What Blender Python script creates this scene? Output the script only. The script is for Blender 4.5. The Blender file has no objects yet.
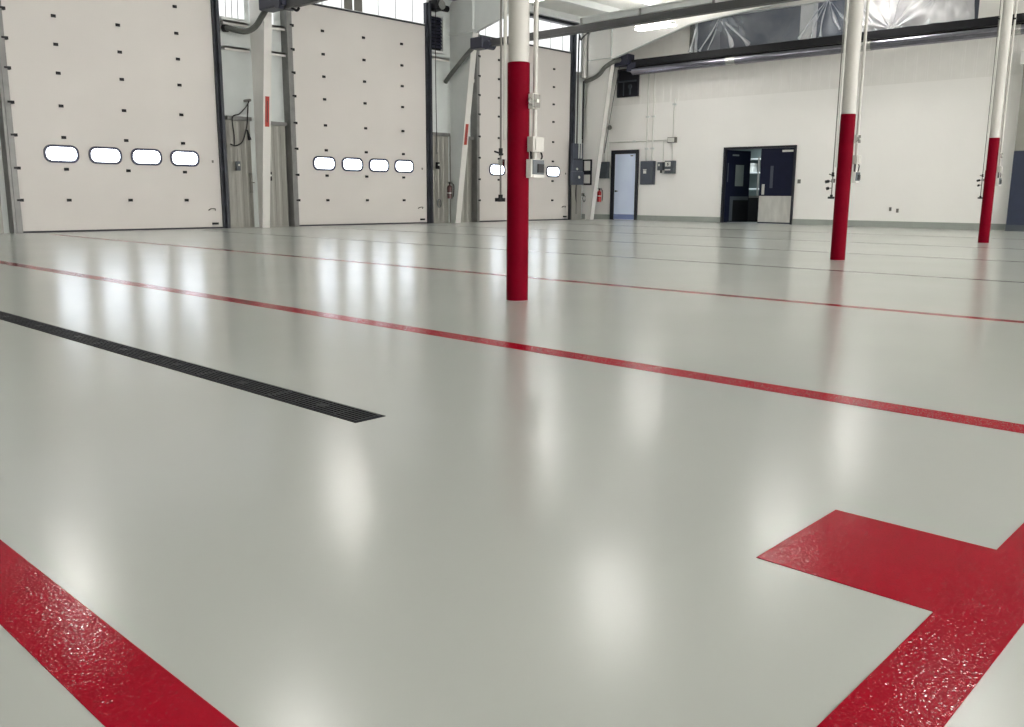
import bpy, math, random
from math import sin, cos, pi, radians
from mathutils import Vector, Matrix
random.seed(7)
scene = bpy.context.scene
COL = scene.collection

# ------------------------------------------------------------------ materials
def mat(name, col, rough=0.5, metal=0.0, var=0.0, vscale=3.0, bump=0.0, bscale=40.0, spec=0.5,
        emit=None, estr=0.0, coat=0.0, stretch=None, rvar=0.0):
    m = bpy.data.materials.new(name); m.use_nodes = True
    nt = m.node_tree; N = nt.nodes; L = nt.links
    p = N['Principled BSDF']
    p.inputs['Roughness'].default_value = rough
    p.inputs['Metallic'].default_value = metal
    p.inputs['Specular IOR Level'].default_value = spec
    p.inputs['Coat Weight'].default_value = coat
    tc = N.new('ShaderNodeTexCoord'); mp = N.new('ShaderNodeMapping')
    L.new(tc.outputs['Object'], mp.inputs['Vector'])
    if stretch: mp.inputs['Scale'].default_value = stretch
    c = (col[0], col[1], col[2], 1)
    no = N.new('ShaderNodeTexNoise'); no.inputs['Scale'].default_value = vscale; no.inputs['Detail'].default_value = 4
    L.new(mp.outputs['Vector'], no.inputs['Vector'])
    rp = N.new('ShaderNodeValToRGB')
    rp.color_ramp.elements[0].position = 0.3; rp.color_ramp.elements[1].position = 0.7
    rp.color_ramp.elements[0].color = (max(0, c[0]*(1-var)), max(0, c[1]*(1-var)), max(0, c[2]*(1-var)), 1)
    rp.color_ramp.elements[1].color = (min(1, c[0]*(1+var)), min(1, c[1]*(1+var)), min(1, c[2]*(1+var)), 1)
    L.new(no.outputs['Fac'], rp.inputs['Fac']); L.new(rp.outputs['Color'], p.inputs['Base Color'])
    if rvar:
        mr = N.new('ShaderNodeMapRange'); mr.inputs['To Min'].default_value = rough-rvar; mr.inputs['To Max'].default_value = rough+rvar
        mr.inputs['From Min'].default_value = .3; mr.inputs['From Max'].default_value = .7
        L.new(no.outputs['Fac'], mr.inputs['Value']); L.new(mr.outputs['Result'], p.inputs['Roughness'])
    if bump:
        nb = N.new('ShaderNodeTexNoise'); nb.inputs['Scale'].default_value = bscale; nb.inputs['Detail'].default_value = 2
        L.new(tc.outputs['Object'], nb.inputs['Vector'])
        bp = N.new('ShaderNodeBump'); bp.inputs['Strength'].default_value = bump; bp.inputs['Distance'].default_value = 0.002
        L.new(nb.outputs['Fac'], bp.inputs['Height']); L.new(bp.outputs['Normal'], p.inputs['Normal'])
    if emit:
        p.inputs['Emission Color'].default_value = (*emit, 1); p.inputs['Emission Strength'].default_value = estr
    return m

M = {}
M['floor'] = mat('grey_epoxy', (.460, .476, .452), .20, var=.025, vscale=.8)
M['redline'] = mat('red_line_paint', (.355, .006, .020), .08, var=.05, vscale=6, spec=.02)
def grit(m, scale, radius, bscale, strength):
    # sparse glossy anti-slip grains bedded in the paint
    nt = m.node_tree; N = nt.nodes; L = nt.links; p = N['Principled BSDF']
    tc = N.new('ShaderNodeTexCoord')
    vo = N.new('ShaderNodeTexVoronoi'); vo.inputs['Scale'].default_value = scale
    L.new(tc.outputs['Object'], vo.inputs['Vector'])
    mr = N.new('ShaderNodeMapRange'); mr.inputs['From Min'].default_value = radius; mr.inputs['From Max'].default_value = radius*.6
    mr.inputs['To Min'].default_value = .02; mr.inputs['To Max'].default_value = 1.0
    L.new(vo.outputs['Distance'], mr.inputs['Value']); L.new(mr.outputs['Result'], p.inputs['Specular IOR Level'])
    no = N.new('ShaderNodeTexNoise'); no.inputs['Scale'].default_value = bscale; no.inputs['Detail'].default_value = 0
    L.new(tc.outputs['Object'], no.inputs['Vector'])
    bp = N.new('ShaderNodeBump'); bp.inputs['Strength'].default_value = strength; bp.inputs['Distance'].default_value = .001
    L.new(no.outputs['Fac'], bp.inputs['Height']); L.new(bp.outputs['Normal'], p.inputs['Normal'])
grit(M['redline'], 130, .30, 170, .36)
M['wallwhite'] = mat('white_wall_paint', (.91, .895, .865), .6, var=.02, vscale=.6)
M['liner'] = mat('white_liner_metal', (.84, .825, .79), .45, var=.02)
M['wallgrey'] = mat('vinyl_insulation', (.62, .655, .645), .5, var=.06, vscale=1.2)
M['ceil'] = mat('ceiling_insulation', (.66, .67, .64), .55, var=.05, vscale=1.0)
M['steelwhite'] = mat('white_painted_steel', (.64, .63, .60), .4, var=.02)
M['pole'] = mat('grey_white_pole_paint', (.47, .46, .43), .45, var=.02)
M['steelgrey'] = mat('pale_grey_steel', (.63, .655, .645), .45, var=.03)
M['doorwhite'] = mat('door_panel_white', (.625, .596, .568), .45, var=.025, vscale=.7)
M['galv'] = mat('galvanised_sheet', (.27, .265, .24), .42, metal=.25, var=.06, vscale=4, stretch=(6, 6, .5))
M['guidegrey'] = mat('galvanised_track', (.20, .20, .195), .45, metal=.4, var=.15, vscale=4)
M['guidedark'] = mat('dark_track', (.028, .032, .042), .4, metal=.2, var=.3, vscale=5)  # dark steel; the right guide tracks have their shade put into this colour
M['black'] = mat('black_plastic', (.009, .009, .011), .5, var=.2, spec=.25)
M['rubber'] = mat('black_rubber', (.022, .022, .032), .55, var=.2)
M['joint'] = mat('dark_joint_sealant', (.03, .032, .034), .2, var=.2)
M['gasket'] = mat('blue_black_gasket', (.022, .024, .06), .4, var=.2)
M['red'] = mat('red_sleeve_gloss', (.150, .0012, .010), .45, var=.06, vscale=4, spec=.025)
M['redsign'] = mat('red_strip', (.36, .035, .022), .5, var=.2, vscale=14)
M['extred'] = mat('extinguisher_red', (.42, .015, .02), .25)
M['extdark'] = mat('extinguisher_maroon', (.06, .018, .018), .3)
M['glow'] = mat('daylight_pane', (.9, .93, 1), .3, emit=(.82, .90, 1.0), estr=3.6)
M['clere'] = mat('translucent_panel', (.45, .47, .48), .5, emit=(.97, .99, 1.0), estr=.40, spec=.2)
M['lamp'] = mat('lamp_diffuser', (1, 1, 1), .4, emit=(1.0, .965, .925), estr=11.5)
M['added_uplight'] = mat('added_lamp_uplight', (1, 1, 1), .4, emit=(1.0, .965, .925), estr=22.0)  # upward glow added to the lamps, for light bounced off the ceiling
M['lampbody'] = mat('lamp_housing', (.75, .75, .72), .4)
M['navy'] = mat('navy_door_paint', (.006, .008, .026), .42, var=.12, spec=.2)
M['blackframe'] = mat('black_door_frame', (.010, .010, .017), .4, var=.2)
M['paleblue'] = mat('pale_blue_door_paint', (.70, .79, 1.0), .38, var=.05, vscale=1.2)
M['blueplate'] = mat('blue_plate', (.20, .25, .47), .35, var=.08)
M['stainless'] = mat('brushed_stainless', (.62, .61, .57), .38, metal=.75, var=.12, vscale=5, stretch=(1, 1, .35))
M['boxblue'] = mat('slate_blue_box', (.050, .058, .080), .42, var=.12, vscale=5)
M['boxgrey'] = mat('slate_grey_box', (.065, .078, .09), .45, var=.1)
M['pale'] = mat('pale_plastic', (.66, .66, .62), .45, var=.04)
M['midgrey'] = mat('mid_grey_metal', (.17, .165, .15), .45, metal=.3, var=.1)
M['base'] = mat('grey_cove_base', (.33, .355, .33), .35, var=.05)
M['hose'] = mat('grey_exhaust_hose', (.10, .105, .095), .55, var=.15, vscale=8)
M['rail'] = mat('dark_grey_rail', (.055, .055, .056), .42, var=.15, metal=.2)
M['motor'] = mat('navy_motor_box', (.022, .024, .045), .42, var=.15)
M['shiny'] = mat('bright_aluminium', (.26, .255, .30), .16, metal=1.0, var=.10, vscale=2, bump=.25, bscale=3)
M['chrome'] = mat('dull_chrome', (.55, .55, .53), .25, metal=.9)
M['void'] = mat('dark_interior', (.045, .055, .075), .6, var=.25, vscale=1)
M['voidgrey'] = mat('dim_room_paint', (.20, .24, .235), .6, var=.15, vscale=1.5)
M['bluewall'] = mat('blue_wainscot_paint', (.026, .034, .066), .4, var=.08)
M['greybeige'] = mat('grey_beige_paint', (.26, .255, .225), .5, var=.05)
M['iron'] = mat('cast_iron', (.006, .007, .012), .5, var=.25, vscale=30, spec=.10)
M['beam'] = mat('cream_beam_paint', (.70, .67, .56), .4, var=.04)

def plastic_material(name, lo, hi, col):
    # thin film: noise varies the opacity, painting in its broad sheen
    m = bpy.data.materials.new(name); m.use_nodes = True
    nt = m.node_tree; N = nt.nodes; L = nt.links
    p = N['Principled BSDF']; out = N['Material Output']
    p.inputs['Base Color'].default_value = (*col, 1)
    p.inputs['Roughness'].default_value = .14
    p.inputs['Specular IOR Level'].default_value = .8
    tr = N.new('ShaderNodeBsdfTransparent'); tr.inputs['Color'].default_value = (.92, .94, .97, 1)
    mx = N.new('ShaderNodeMixShader')
    tc = N.new('ShaderNodeTexCoord'); no = N.new('ShaderNodeTexNoise'); no.inputs['Scale'].default_value = .9; no.inputs['Detail'].default_value = 3
    L.new(tc.outputs['Object'], no.inputs['Vector'])
    mr = N.new('ShaderNodeMapRange'); mr.inputs['From Min'].default_value = .3; mr.inputs['From Max'].default_value = .7
    mr.inputs['To Min'].default_value = lo; mr.inputs['To Max'].default_value = hi
    L.new(no.outputs['Fac'], mr.inputs['Value']); L.new(mr.outputs['Result'], mx.inputs['Fac'])
    L.new(tr.outputs[0], mx.inputs[1]); L.new(p.outputs[0], mx.inputs[2]); L.new(mx.outputs[0], out.inputs['Surface'])
    return m
M['plastic'] = plastic_material('clear_plastic_sheet', .02, .36, (.75, .79, .85))
M['lamplit'] = plastic_material('lamplit_plastic_sheet', .45, .95, (.86, .85, .86))  # denser film, whitened so lamp reflections sit in its colour and opacity
M['gathered'] = plastic_material('gathered_plastic', .5, .95, (.82, .84, .86))

# ------------------------------------------------------------------ mesh builder
class MB:
    def __init__(s): s.v = []; s.f = []; s.smooth = False
    def add(s, vs, fs):
        b = len(s.v); s.v += [tuple(q) for q in vs]; s.f += [tuple(b+i for i in f) for f in fs]; return s
    def box(s, x0, x1, y0, y1, z0, z1):
        v = [(x, y, z) for z in (z0, z1) for y in (y0, y1) for x in (x0, x1)]
        return s.add(v, [(0, 2, 3, 1), (4, 5, 7, 6), (0, 1, 5, 4), (2, 6, 7, 3), (0, 4, 6, 2), (1, 3, 7, 5)])
    def tube(s, path, r, n=12, caps=True):
        P = [Vector(p) for p in path]; rs = r if isinstance(r, (list, tuple)) else [r]*len(P)
        rings = []; prev = None
        for i, p in enumerate(P):
            t = (P[min(i+1, len(P)-1)]-P[max(i-1, 0)]).normalized()
            if prev is None:
                a = Vector((0, 0, 1)) if abs(t.z) < .9 else Vector((1, 0, 0))
                u = t.cross(a).normalized()
            else:
                u = (prev - t*prev.dot(t)).normalized()
            w = t.cross(u); prev = u
            rings.append([p + (u*cos(2*pi*k/n)+w*sin(2*pi*k/n))*rs[i] for k in range(n)])
        vs = [q for R_ in rings for q in R_]; fs = []
        for i in range(len(P)-1):
            for k in range(n):
                a = i*n+k; b = i*n+(k+1) % n
                fs.append((a, b, b+n, a+n))
        if caps:
            fs.append(tuple(range(n-1, -1, -1))); fs.append(tuple((len(P)-1)*n+k for k in range(n)))
        s.smooth = True
        return s.add(vs, fs)
    def cyl(s, p0, p1, r, n=16, r2=None): return s.tube([p0, p1], [r, r if r2 is None else r2], n)
    def lathe(s, c, prof, n=20):
        # profile of (radius, z) about a vertical axis
        vs = [(c[0]+r*cos(2*pi*k/n), c[1]+r*sin(2*pi*k/n), c[2]+z) for r, z in prof for k in range(n)]
        fs = [(i*n+k, i*n+(k+1) % n, (i+1)*n+(k+1) % n, (i+1)*n+k) for i in range(len(prof)-1) for k in range(n)]
        fs.append(tuple(range(n-1, -1, -1))); fs.append(tuple((len(prof)-1)*n+k for k in range(n)))
        s.smooth = True
        return s.add(vs, fs)
    def prism(s, pts, axis, a0, a1):
        # pts 2-D outline; axis 'x' -> (a, u, v) ; 'y' -> (u, a, v) ; 'z' -> (u, v, a)
        def P(u, v, a): return {'x': (a, u, v), 'y': (u, a, v), 'z': (u, v, a)}[axis]
        n = len(pts)
        vs = [P(u, v, a0) for u, v in pts]+[P(u, v, a1) for u, v in pts]
        fs = [tuple(range(n-1, -1, -1)), tuple(range(n, 2*n))]+[(k, (k+1) % n, n+(k+1) % n, n+k) for k in range(n)]
        return s.add(vs, fs)
    def ring(s, outer, inner, axis, a0, a1):
        def P(q, a): u, v = q; return {'x': (a, u, v), 'y': (u, a, v), 'z': (u, v, a)}[axis]
        n = len(outer)
        vs = [P(q, a) for a in (a0, a1) for L_ in (outer, inner) for q in L_]
        fs = []
        for k in range(n):
            j = (k+1) % n
            fs += [(k, j, n+j, n+k), (2*n+k, 3*n+k, 3*n+j, 2*n+j), (k, 2*n+k, 2*n+j, j), (n+k, n+j, 3*n+j, 3*n+k)]
        return s.add(vs, fs)
    def build(s, name, m, parent=None, origin=None, bevel=0.0):
        if origin is None: origin = world_of(parent) if parent else Vector((0, 0, 0))
        me = bpy.data.meshes.new(name)
        me.from_pydata([tuple(Vector(q)-origin) for q in s.v], [], s.f)
        import bmesh
        bm = bmesh.new(); bm.from_mesh(me); bmesh.ops.recalc_face_normals(bm, faces=bm.faces); bm.to_mesh(me); bm.free()
        me.materials.append(m)
        o = bpy.data.objects.new(name, me); COL.objects.link(o)
        if parent: o.parent = parent
        else: o.location = origin
        if s.smooth:
            for p in me.polygons: p.use_smooth = True
            me.set_sharp_from_angle(angle=radians(38))
        if bevel:
            b = o.modifiers.new('bevel', 'BEVEL'); b.width = bevel; b.segments = 2; b.limit_method = 'ANGLE'
        return o

def world_of(o):
    v = Vector((0, 0, 0))
    while o is not None:
        v = v + Vector(o.location); o = o.parent
    return v

def tag(o, label, cat, group=None):
    o['label'] = label; o['category'] = cat
    if group: o['group'] = group
    return o
def thing(name, label, cat, loc, group=None):
    o = bpy.data.objects.new(name, None); COL.objects.link(o); o.location = loc
    o.empty_display_size = .1
    return tag(o, label, cat, group)
def struct(name, mb, m, parent=None, label=None, bevel=0):
    o = mb.build(name, m, parent, bevel=bevel)
    if not parent: o['kind'] = 'structure'
    if label: o['label'] = label
    return o
def part(name, mb, m, parent, label=None, bevel=0):
    o = mb.build(name, m, parent, bevel=bevel)
    if label: o['label'] = label
    return o
def dup_part(src, parent, offset):
    c = src.copy(); COL.objects.link(c); c.parent = parent
    c.location = Vector(src.location)+Vector(offset)
    return c
def rrect(cx, cz, w, h, r, n=6):
    pts = []
    for (sx, sz, a0) in ((1, 1, 0), (-1, 1, 90), (-1, -1, 180), (1, -1, 270)):
        for k in range(n+1):
            a = radians(a0+90*k/n)
            pts.append((cx+sx*(w/2-r)+r*cos(a), cz+sz*(h/2-r)+r*sin(a)))
    return pts
def bez(pts, n=10):
    # Catmull-Rom through the points
    P = [Vector(p) for p in pts]; out = []
    for i in range(len(P)-1):
        p0 = P[max(i-1, 0)]; p1 = P[i]; p2 = P[i+1]; p3 = P[min(i+2, len(P)-1)]
        for k in range(n):
            t = k/n
            out.append(.5*((2*p1)+(-p0+p2)*t+(2*p0-5*p1+4*p2-p3)*t*t+(-p0+3*p1-3*p2+p3)*t**3))
    out.append(P[-1]); return out

H = 0.83
# ------------------------------------------------------------------ floor
DX0, DX1, DY0, DY1 = 1.91, 2.053, 2.575, 11.74
XA, XB, YA, YB = -7.0, 26.3, -12.0, 21.0
fb = MB()
fb.box(XA, DX0, YA, YB, -.2, 0); fb.box(DX1, XB, YA, YB, -.2, 0)
fb.box(DX0, DX1, YA, DY0, -.2, 0); fb.box(DX0, DX1, DY1, YB, -.2, 0)
floor = struct('floor', fb, M['floor'])
LT = .0015
def line(pts, label):
    return part('painted_line', MB().prism(pts, 'z', 0.0002, LT), M['redline'], floor, label)
def strip(x0, x1, y0, y1): return [(x0, y0), (x1, y0), (x1, y1), (x0, y1)]
line(strip(.483, .628, -6, 19.0), 'wide red painted line crossing the near left corner')
line([(.9, .363), (3.494, .363), (3.494, .51), (2.253, .51), (2.253, .905), (1.81, .905), (1.81, .51), (.9, .51)],
     'red painted line with a short square tab')
line(strip(3.495, 3.635, -6, 19.0), 'long red painted line in front of the nearest red column')
line(strip(6.69, 6.79, -6, 19.0), 'thin red painted line just behind the nearest red column')
for x, w in ((9.98, .06), (13.25, .06), (16.55, .06), (20.6, .06)):
    part('floor_joint', MB().prism(strip(x-w/2, x+w/2, -6, 19.0), 'z', 0.0002, LT), M['joint'], floor, 'thin dark joint line far across the grey floor')

# ------------------------------------------------------------------ trench drain
dr = thing('trench_drain', 'long black slotted trench drain set into the grey floor', 'drain', (1.98, DY0, 0))
ch = MB()
ch.box(DX0+.001, DX0+.008, DY0+.001, DY1-.001, -.14, .002); ch.box(DX1-.008, DX1-.001, DY0+.001, DY1-.001, -.14, .002)
ch.box(DX0+.001, DX1-.001, DY0+.001, DY0+.009, -.14, .002); ch.box(DX0+.001, DX1-.001, DY1-.009, DY1-.001, -.14, .002)
ch.box(DX0+.001, DX1-.001, DY0+.001, DY1-.001, -.15, -.14)
part('drain_channel', ch, M['iron'], dr)
SL = .61; g = MB(); gx0, gx1 = DX0+.009, DX1-.009; gy = DY0+.010
for k in range(7):
    w = .0105; x = gx0+(gx1-gx0-w)*k/6
    g.box(x, x+w, gy, gy+SL-.003, -.02, .004)
for k in range(5):
    y = gy+(SL-.003-.014)*k/4
    g.box(gx0, gx1, y, y+(.006 if k not in (0, 4) else .014), -.02, .0034)
g.box(gx0+.05, gx1-.05, gy+.27, gy+.33, -.02, .0038)
g0 = part('grate_section', g, M['iron'], dr)
for k in range(1, 15):
    dup_part(g0, dr, (0, SL*k, 0))

# ------------------------------------------------------------------ walls and ceiling
def ceil_z(y): return 6.55+.05*(20-y) if y > 4.8 else 6.55+.05*(20-4.8)-.05*(4.8-y)
wl = struct('wall_left', MB().box(XA, 25.03, 20.08, 20.3, 0, 7.0).box(24.83, 26.3, 20.8, 21.0, 0, 7.0).box(24.83, 25.03, 20.3, 20.8, 0, 7.0), M['wallgrey'])
# right wall with the double-door opening and the upper mezzanine opening
DYA, DYB, DZ = 12.50, 14.97, 2.385
wr = MB()
wr.box(26, 26.3, DYB, 20.8, 0, 3.95); wr.box(26, 26.3, YA, DYA, 0, 3.95); wr.box(26, 26.3, DYA, DYB, DZ, 3.95)
wall_right = struct('wall_right', wr, M['wallwhite'])
up = MB()
PY0, PY1, PZ0, PZ1 = 7.75, 16.35, 5.40, 6.62
up.box(26.05, 26.3, YA, 20.8, 3.95, PZ0); up.box(26.05, 26.3, PY1, 20.8, PZ0, 7.6)
up.box(26.05, 26.3, YA, PY0, PZ0, 7.6); up.box(26.05, 26.3, PY0, PY1, PZ1, 7.6)
y = 19.9
while y > 5:
    pts = [(y-.04, 26.055), (y-.025, 26.044), (y+.025, 26.044), (y+.04, 26.055)]
    up.add([(x, yy, z) for z in (3.97, PZ0) for yy, x in pts], [(0, 1, 5, 4), (1, 2, 6, 5), (2, 3, 7, 6), (0, 4, 7, 3), (0, 3, 2, 1), (4, 5, 6, 7)])
    if y > PY1+.1:
        up.add([(x, yy, z) for z in (PZ0, 7.2) for yy, x in pts], [(0, 1, 5, 4), (1, 2, 6, 5), (2, 3, 7, 6), (0, 4, 7, 3), (0, 3, 2, 1), (4, 5, 6, 7)])
    y -= .305
part('liner_panel', up, M['liner'], wall_right, 'ribbed white metal liner above the smooth wall')
bb = MB(); bb.box(25.985, 26, DYB+.0, 18.3, .0, .17); bb.box(25.985, 26, 19.47, 20.8, 0, .17); bb.box(25.985, 26, 6.42, DYA, 0, .17)
struct('baseboard_right', bb, M['base'])
# room behind the camera
struct('wall_back', MB().box(XA-.2, XA, YA, 21.0, 0, 7.6), M['wallwhite'])
wf = MB(); ops = [(-5.8, -1.3), (.2, 4.7), (6.6, 11.1), (13.2, 17.7), (19.8, 24.3)]  # row of open doorways added out of view to let in fill daylight
xs = XA
for a, b in ops:
    wf.box(xs, a, YA-.2, YA, 0, 7.6); wf.box(a, b, YA-.2, YA, 5.6, 7.6); xs = b
wf.box(xs, XB, YA-.2, YA, 0, 7.6)
struct('wall_front', wf, M['wallwhite'])
cb = MB()
for (ya, yb) in ((21.0, 4.8), (4.8, YA-.2)):
    cb.add([(XA-.2, ya, ceil_z(ya)), (26.3, ya, ceil_z(ya)), (26.3, yb, ceil_z(yb)), (XA-.2, yb, ceil_z(yb)),
            (XA-.2, ya, ceil_z(ya)+.15), (26.3, ya, ceil_z(ya)+.15), (26.3, yb, ceil_z(yb)+.15), (XA-.2, yb, ceil_z(yb)+.15)],
           [(0, 1, 2, 3), (4, 7, 6, 5), (0, 4, 5, 1), (1, 5, 6, 2), (2, 6, 7, 3), (3, 7, 4, 0)])
ceiling = struct('ceiling', cb, M['ceil'])
for i in range(20):
    yy = 19.2-1.45*i
    if yy < -8: break
    z = ceil_z(yy)
    pb = MB().box(XA, 26.0, yy-.035, yy+.035, z-.2, z-.002); pb.box(XA, 26.0, yy-.09, yy+.035, z-.21, z-.195)
    part('purlin', pb, M['steelgrey'], ceiling)
struct('trim_1', MB().box(5.6, 25.9, 19.86, 20.06, 6.44, 6.53), M['guidedark'])
struct('trim_2', MB().box(25.9, 26.04, 16.3, 19.7, 6.72, 6.86), M['liner'])

# wall girts and galvanised wainscot
def corrugated(x0, x1, z0, z1, y, d=.012, pitch=.2):
    mb = MB(); pts = []; x = x0
    while x < x1-1e-6:
        for dx, dd in ((0, 0), (.09, 0), (.115, d), (.175, d), (.2, 0)):
            if x+dx <= x1: pts.append((x+dx, y-dd))
        x += pitch
    pts.append((x1, y))
    q = [pts[0]]
    for p in pts[1:]:
        if abs(p[0]-q[-1][0])+abs(p[1]-q[-1][1]) > 1e-5: q.append(p)
    n = len(q)
    vs = [(a, b, z) for z in (z0, z1) for a, b in q]+[(q[0][0], 20.085, z0), (q[-1][0], 20.085, z0), (q[0][0], 20.085, z1), (q[-1][0], 20.085, z1)]
    fs = [(k, k+1, n+k+1, n+k) for k in range(n-1)]
    fs += [(2*n, 2*n+2, n, 0), (2*n+1, n-1, 2*n-1, 2*n+3), tuple([2*n+2, 2*n+3]+list(range(2*n-1, n-1, -1)))]
    return mb.add(vs, fs)
for (a, b, hz) in ((5.6, 6.18, 2.6), (11.27, 11.92, 2.58), (12.18, 12.92, 2.52), (17.84, 18.55, 2.55), (18.66, 19.55, 2.5), (24.45, 24.82, 1.6)):
    part('wainscot_panel', corrugated(a, b, 0.0, hz, 20.03), M['galv'], wl, 'galvanised grey corrugated lower wall panel')
    part('wainscot_cap', MB().box(a, b, 19.93, 20.08, hz, hz+.09), M['guidegrey'], wl, 'thin grey channel capping the lower panel')
for (a, b, z) in ((11.27, 11.92, 4.22), (12.08, 12.96, 4.24), (17.84, 18.5, 4.72), (18.66, 19.6, 4.24), (12.08, 12.96, 4.86), (11.27, 11.92, 4.8), (24.4, 25.0, 4.95)):
    part('wall_girt', MB().box(a, b, 19.9, 20.08, z, z+.045).box(a, b, 19.9, 19.92, z-.05, z+.045), M['steelwhite'], wl)

# clerestory
wn = 0
for (a, b, z0, pitch) in ((5.6, 11.26, 5.62, .305), (11.27, 11.92, 4.93, .16), (12.08, 12.72, 4.93, .32), (12.96, 17.76, 5.62, .61), (19.56, 24.36, 5.62, .61), (24.62, 24.82, 4.93, .1)):
    wn += 1
    w = struct('window_%d' % wn, MB().box(a, b, 20.05, 20.075, z0, 6.44), M['clere'])
    part('window_sill', MB().box(a, b, 20.0, 20.049, z0-.06 if z0 < 5 else z0, z0+.012), M['steelgrey'], w)
    x = a+pitch
    while x < b-.08:
        part('mullion', MB().box(x-.008, x+.008, 20.036, 20.049, z0+.013, 6.44), M['guidegrey'], w)
        x += pitch
    if a == 12.96:
        for (u, v) in ((14.86, 15.13), (15.19, 15.46)):
            part('opaque_strip', MB().box(u, v, 20.02, 20.035, 5.64, 6.44), M['midgrey'], w, 'grey opaque strip between the bright panels')

# ------------------------------------------------------------------ overhead doors
ROWS = [.67, 1.315, 1.97, 2.61, 3.27, 3.84, 4.40, 4.975]
def overhead_door(n, x0, x1, label_side):
    cx = (x0+x1)/2; top = 5.57
    root = bpy.data.objects.new('door_%d' % n, None); COL.objects.link(root); root.location = (cx, 20, 0); root['kind'] = 'structure'
    p = MB(); zs = [.03]+ROWS+[top]
    for a, b in zip(zs[:-1], zs[1:]):
        p.box(x0, x1, 20.0, 20.06, a+.0006, b-.0006)
    p.box(x0, x1, 20.002, 20.06, .03, top)
    part('door_panel', p, M['doorwhite'], root)
    part('bottom_seal', MB().box(x0, x1, 19.99, 20.06, .0, .035), M['rubber'], root, 'black rubber bottom seal')
    part('top_seal', MB().box(x0-.1, x1+.1, 19.97, 20.06, top, top+.035), M['rubber'], root, 'thin black top edge')
    # windows
    f0 = None
    for dx in (-1.365, -.45, .465, 1.375):
        if f0 is None:
            o = rrect(cx+dx, 1.63, .71, .37, .15); i = rrect(cx+dx, 1.63, .62, .275, .12)
            f0 = part('window_frame', MB().ring(o, i, 'y', 19.972, 20.0), M['gasket'], root, 'dark rounded rubber window frame')
            f0x = dx
            g0 = MB().prism(rrect(cx+dx, 1.63, .63, .285, .122), 'y', 19.985, 19.999).build('window_pane', M['glow'], f0, origin=world_of(root))
            g0['label'] = 'bright daylit window pane'
        else:
            c = dup_part(f0, root, (dx-f0x, 0, 0)); c2 = g0.copy(); COL.objects.link(c2); c2.parent = c
    # section hinges
    h0 = None
    for z in ROWS:
        for dx in (-1.29, .03, 1.355):
            if h0 is None:
                hx, hz = dx, z
                hb = MB().box(cx+dx-.045, cx+dx+.045, 19.975, 20.0, z-.03, z+.03); hb.box(cx+dx-.03, cx+dx+.03, 19.955, 19.98, z-.012, z+.012)
                h0 = part('hinge', hb, M['black'], root, 'small black section hinge')
            else: dup_part(h0, root, (dx-hx, 0, z-hz))
    # left edge brackets
    b0 = None
    for z in ROWS:
        if b0 is None:
            bz = z
            b0 = part('roller_bracket', MB().box(x0-.06, x0+.05, 19.90, 20.0, z-.03, z+.03).box(x0-.09, x0-.03, 19.86, 19.92, z-.02, z+.02), M['black'], root, 'small black roller bracket on the track')
        else: dup_part(b0, root, (0, 0, z-bz))
    part('guide_track', MB().box(x0-.22, x0-.02, 19.93, 20.08, 0, 6.2).box(x0-.22, x0-.17, 19.80, 19.93, 0, 6.2).box(x0-.14, x0-.03, 19.87, 19.93, 0, 6.0), M['guidegrey'], root, 'grey metal guide track left of the door')
    part('guide_track', MB().box(x1-.02, x1+.13, 19.93, 20.08, 0, 6.2).box(x1+.03, x1+.10, 19.84, 19.93, 0, 6.2), M['guidedark'], root, 'dark guide track right of the door')  # shade on the side facing the camera is put into the darker colour
    part('pull_handle', MB().tube(bez([(x1-.36, 20.0, .43), (x1-.33, 19.94, .47), (x1-.23, 19.94, .47), (x1-.19, 20.0, .43)], 5), .013, 8), M['midgrey'], root)
    part('foot_bracket', MB().box(x1-.29, x1-.15, 19.94, 20.0, .09, .14), M['black'], root)
    part('lock_plate', MB().box(x1-.21, x1-.17, 19.985, 20.0, 1.55, 1.61), M['midgrey'], root)
    return root
d1 = overhead_door(1, 6.52, 11.05, '')
d2 = overhead_door(2, 13.16, 17.67, '')
d3 = overhead_door(3, 19.76, 24.24, '')
# high track of the third door bending back under the roof
tp = [(24.40, 19.80, .2), (24.40, 19.80, 5.7), (24.42, 19.72, 6.0), (24.44, 19.45, 6.2), (24.46, 19.0, 6.26), (24.5, 15.5, 6.30)]
part('curved_track', MB().tube(bez(tp, 6), .028, 8), M['rail'], d3, 'thin dark track curving back under the roof')

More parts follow.
